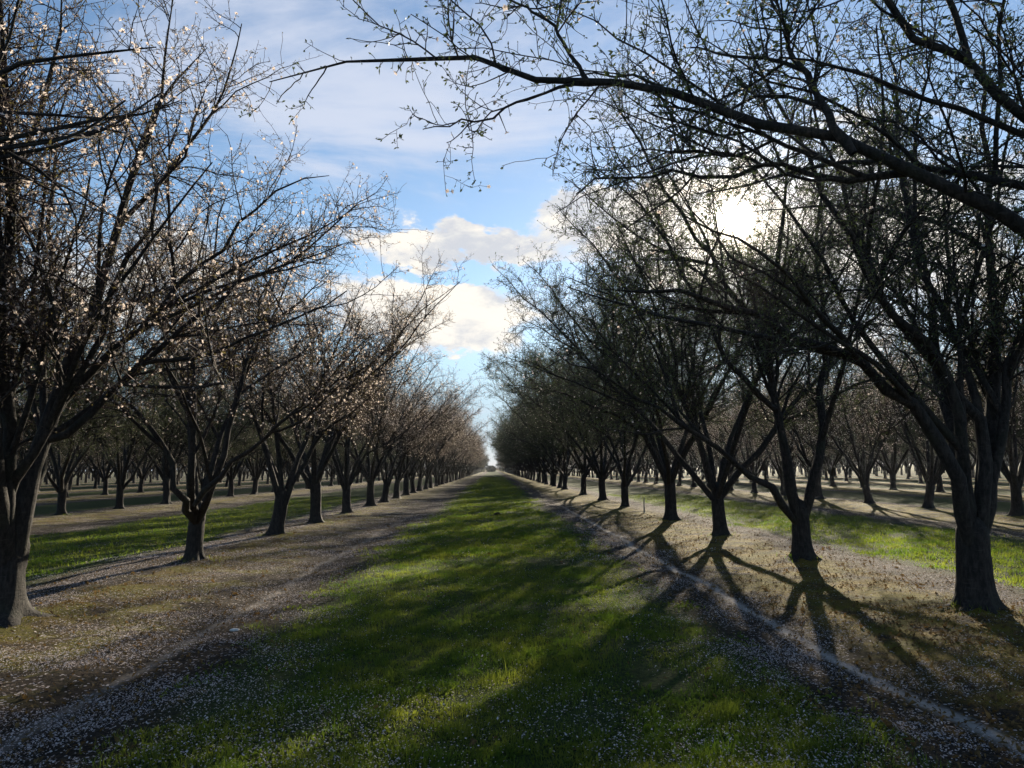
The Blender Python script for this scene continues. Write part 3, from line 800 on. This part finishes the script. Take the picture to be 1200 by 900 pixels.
def addall(l):
    o = l[0]
    for k in l[1:]: o = g.m('ADD', o, k)
    return o
nci = g.noise(g.vmul(cv, (.8, 1.5, 1)), 1.5, 7, .62, .7)       # veils higher up
cum_cov = addall([g.m('MULTIPLY', blobpx(525, 286, 130, 20), .52), g.m('MULTIPLY', blobpx(500, 365, 105, 48), .50), g.m('MULTIPLY', blobpx(150, 330, 260, 90), .35),
                  g.m('MULTIPLY', blobpx(690, 245, 70, 20), .40), g.m('MULTIPLY', blobpx(950, 300, 330, 190), .45), g.m('MULTIPLY', blobpx(520, 410, 60, 14), .20), g.m('MULTIPLY', blobpx(585, 490, 40, 14), .16),
                  g.m('MULTIPLY', blobpx(545, 322, 90, 12), -.50), g.m('MULTIPLY', blobpx(545, 445, 60, 18), -.35)])
cum_n = g.m('ADD', g.m('MULTIPLY', nc, .5), g.m('MULTIPLY', ncc, .5))
cum = g.ss(g.m('ADD', cum_n, cum_cov), .72, .90)
cir_cov = addall([g.m('MULTIPLY', blobpx(430, 135, 240, 85), .24), g.m('MULTIPLY', blobpx(640, 60, 200, 60), .10), g.m('MULTIPLY', blobpx(450, 260, 200, 40), .06)])
cir = g.m('MULTIPLY', g.ss(g.m('ADD', nci, cir_cov), .54, .86), .85)
shade = g.ss(g.m('SUBTRACT', g.m('ADD', g.m('MULTIPLY', ncc, .45), g.m('MULTIPLY', nc, .55)), g.m('MULTIPLY', g.ss(cum, .2, 1.), .06)), .36, .52)
ccol = g.mix(shade, (.62, .65, .71), (1.02, .96, .87))
sd = g.node('ShaderNodeVectorMath', operation='DOT_PRODUCT'); g.put(sd.inputs[0], dn); sd.inputs[1].default_value = SUN
ang = g.m('MULTIPLY', g.m('ARCCOSINE', g.m('MINIMUM', sd.outputs['Value'], 1.)), 57.2958)
b1 = g.node('ShaderNodeBackground'); hs = g.node('ShaderNodeHueSaturation'); hs.inputs['Saturation'].default_value = 1.03; g.put(hs.inputs['Color'], sky.outputs[0])
g.put(b1.inputs[0], g.mix(g.m('MULTIPLY', g.ss(el, 13., 2.), .8), hs.outputs[0], (2.1, 3.1, 4.6))); b1.inputs[1].default_value = .072
b2 = g.node('ShaderNodeBackground'); g.put(b2.inputs[0], g.mix(cum, (.68, .73, .86), ccol)); b2.inputs[1].default_value = .5
mx = g.node('ShaderNodeMixShader'); g.put(mx.inputs[0], g.m('MAXIMUM', cum, cir))
nt.links.new(b1.outputs[0], mx.inputs[1]); nt.links.new(b2.outputs[0], mx.inputs[2])
# the sun itself and the bright air round it
disc = g.m('MULTIPLY', g.m('POWER', 2.718, g.m('MULTIPLY', g.m('POWER', g.m('DIVIDE', ang, .37), 2.), -1.)), 3000.)
aur = g.m('ADD', g.m('MULTIPLY', g.m('POWER', 2.718, g.m('MULTIPLY', ang, -.65)), 3.), g.m('MULTIPLY', g.m('POWER', 2.718, g.m('MULTIPLY', ang, -.12)), .06))
b3 = g.node('ShaderNodeBackground'); b3.inputs[0].default_value = (1, .86, .62, 1); g.put(b3.inputs[1], g.m('ADD', disc, aur))
ad = g.node('ShaderNodeAddShader'); nt.links.new(mx.outputs[0], ad.inputs[0]); nt.links.new(b3.outputs[0], ad.inputs[1])
wo = g.node('ShaderNodeOutputWorld'); nt.links.new(ad.outputs[0], wo.inputs['Surface'])
w.cycles.sampling_method = 'MANUAL'; w.cycles.sample_map_resolution = 1024

sl = bpy.data.lights.new('sun', 'SUN'); sl.energy = 5.0; sl.angle = R(.5); sl.color = (1, .88, .68)
so = bpy.data.objects.new('sun', sl); col.objects.link(so); so.rotation_euler = SUN.to_track_quat('Z', 'Y').to_euler(); so.location = (20, 60, 40)

scene.view_settings.view_transform = 'Standard'; scene.view_settings.look = 'None'
scene.view_settings.exposure = 1.08; scene.view_settings.gamma = 1; scene.view_settings.use_curve_mapping = False
scene.render.engine = 'CYCLES'
cy = scene.cycles
cy.max_bounces = 5; cy.diffuse_bounces = 2; cy.glossy_bounces = 2; cy.transmission_bounces = 4; cy.transparent_max_bounces = 4
cy.volume_bounces = 0; cy.volume_step_rate = 4; cy.use_denoising = True; cy.use_adaptive_sampling = True; cy.adaptive_threshold = .02
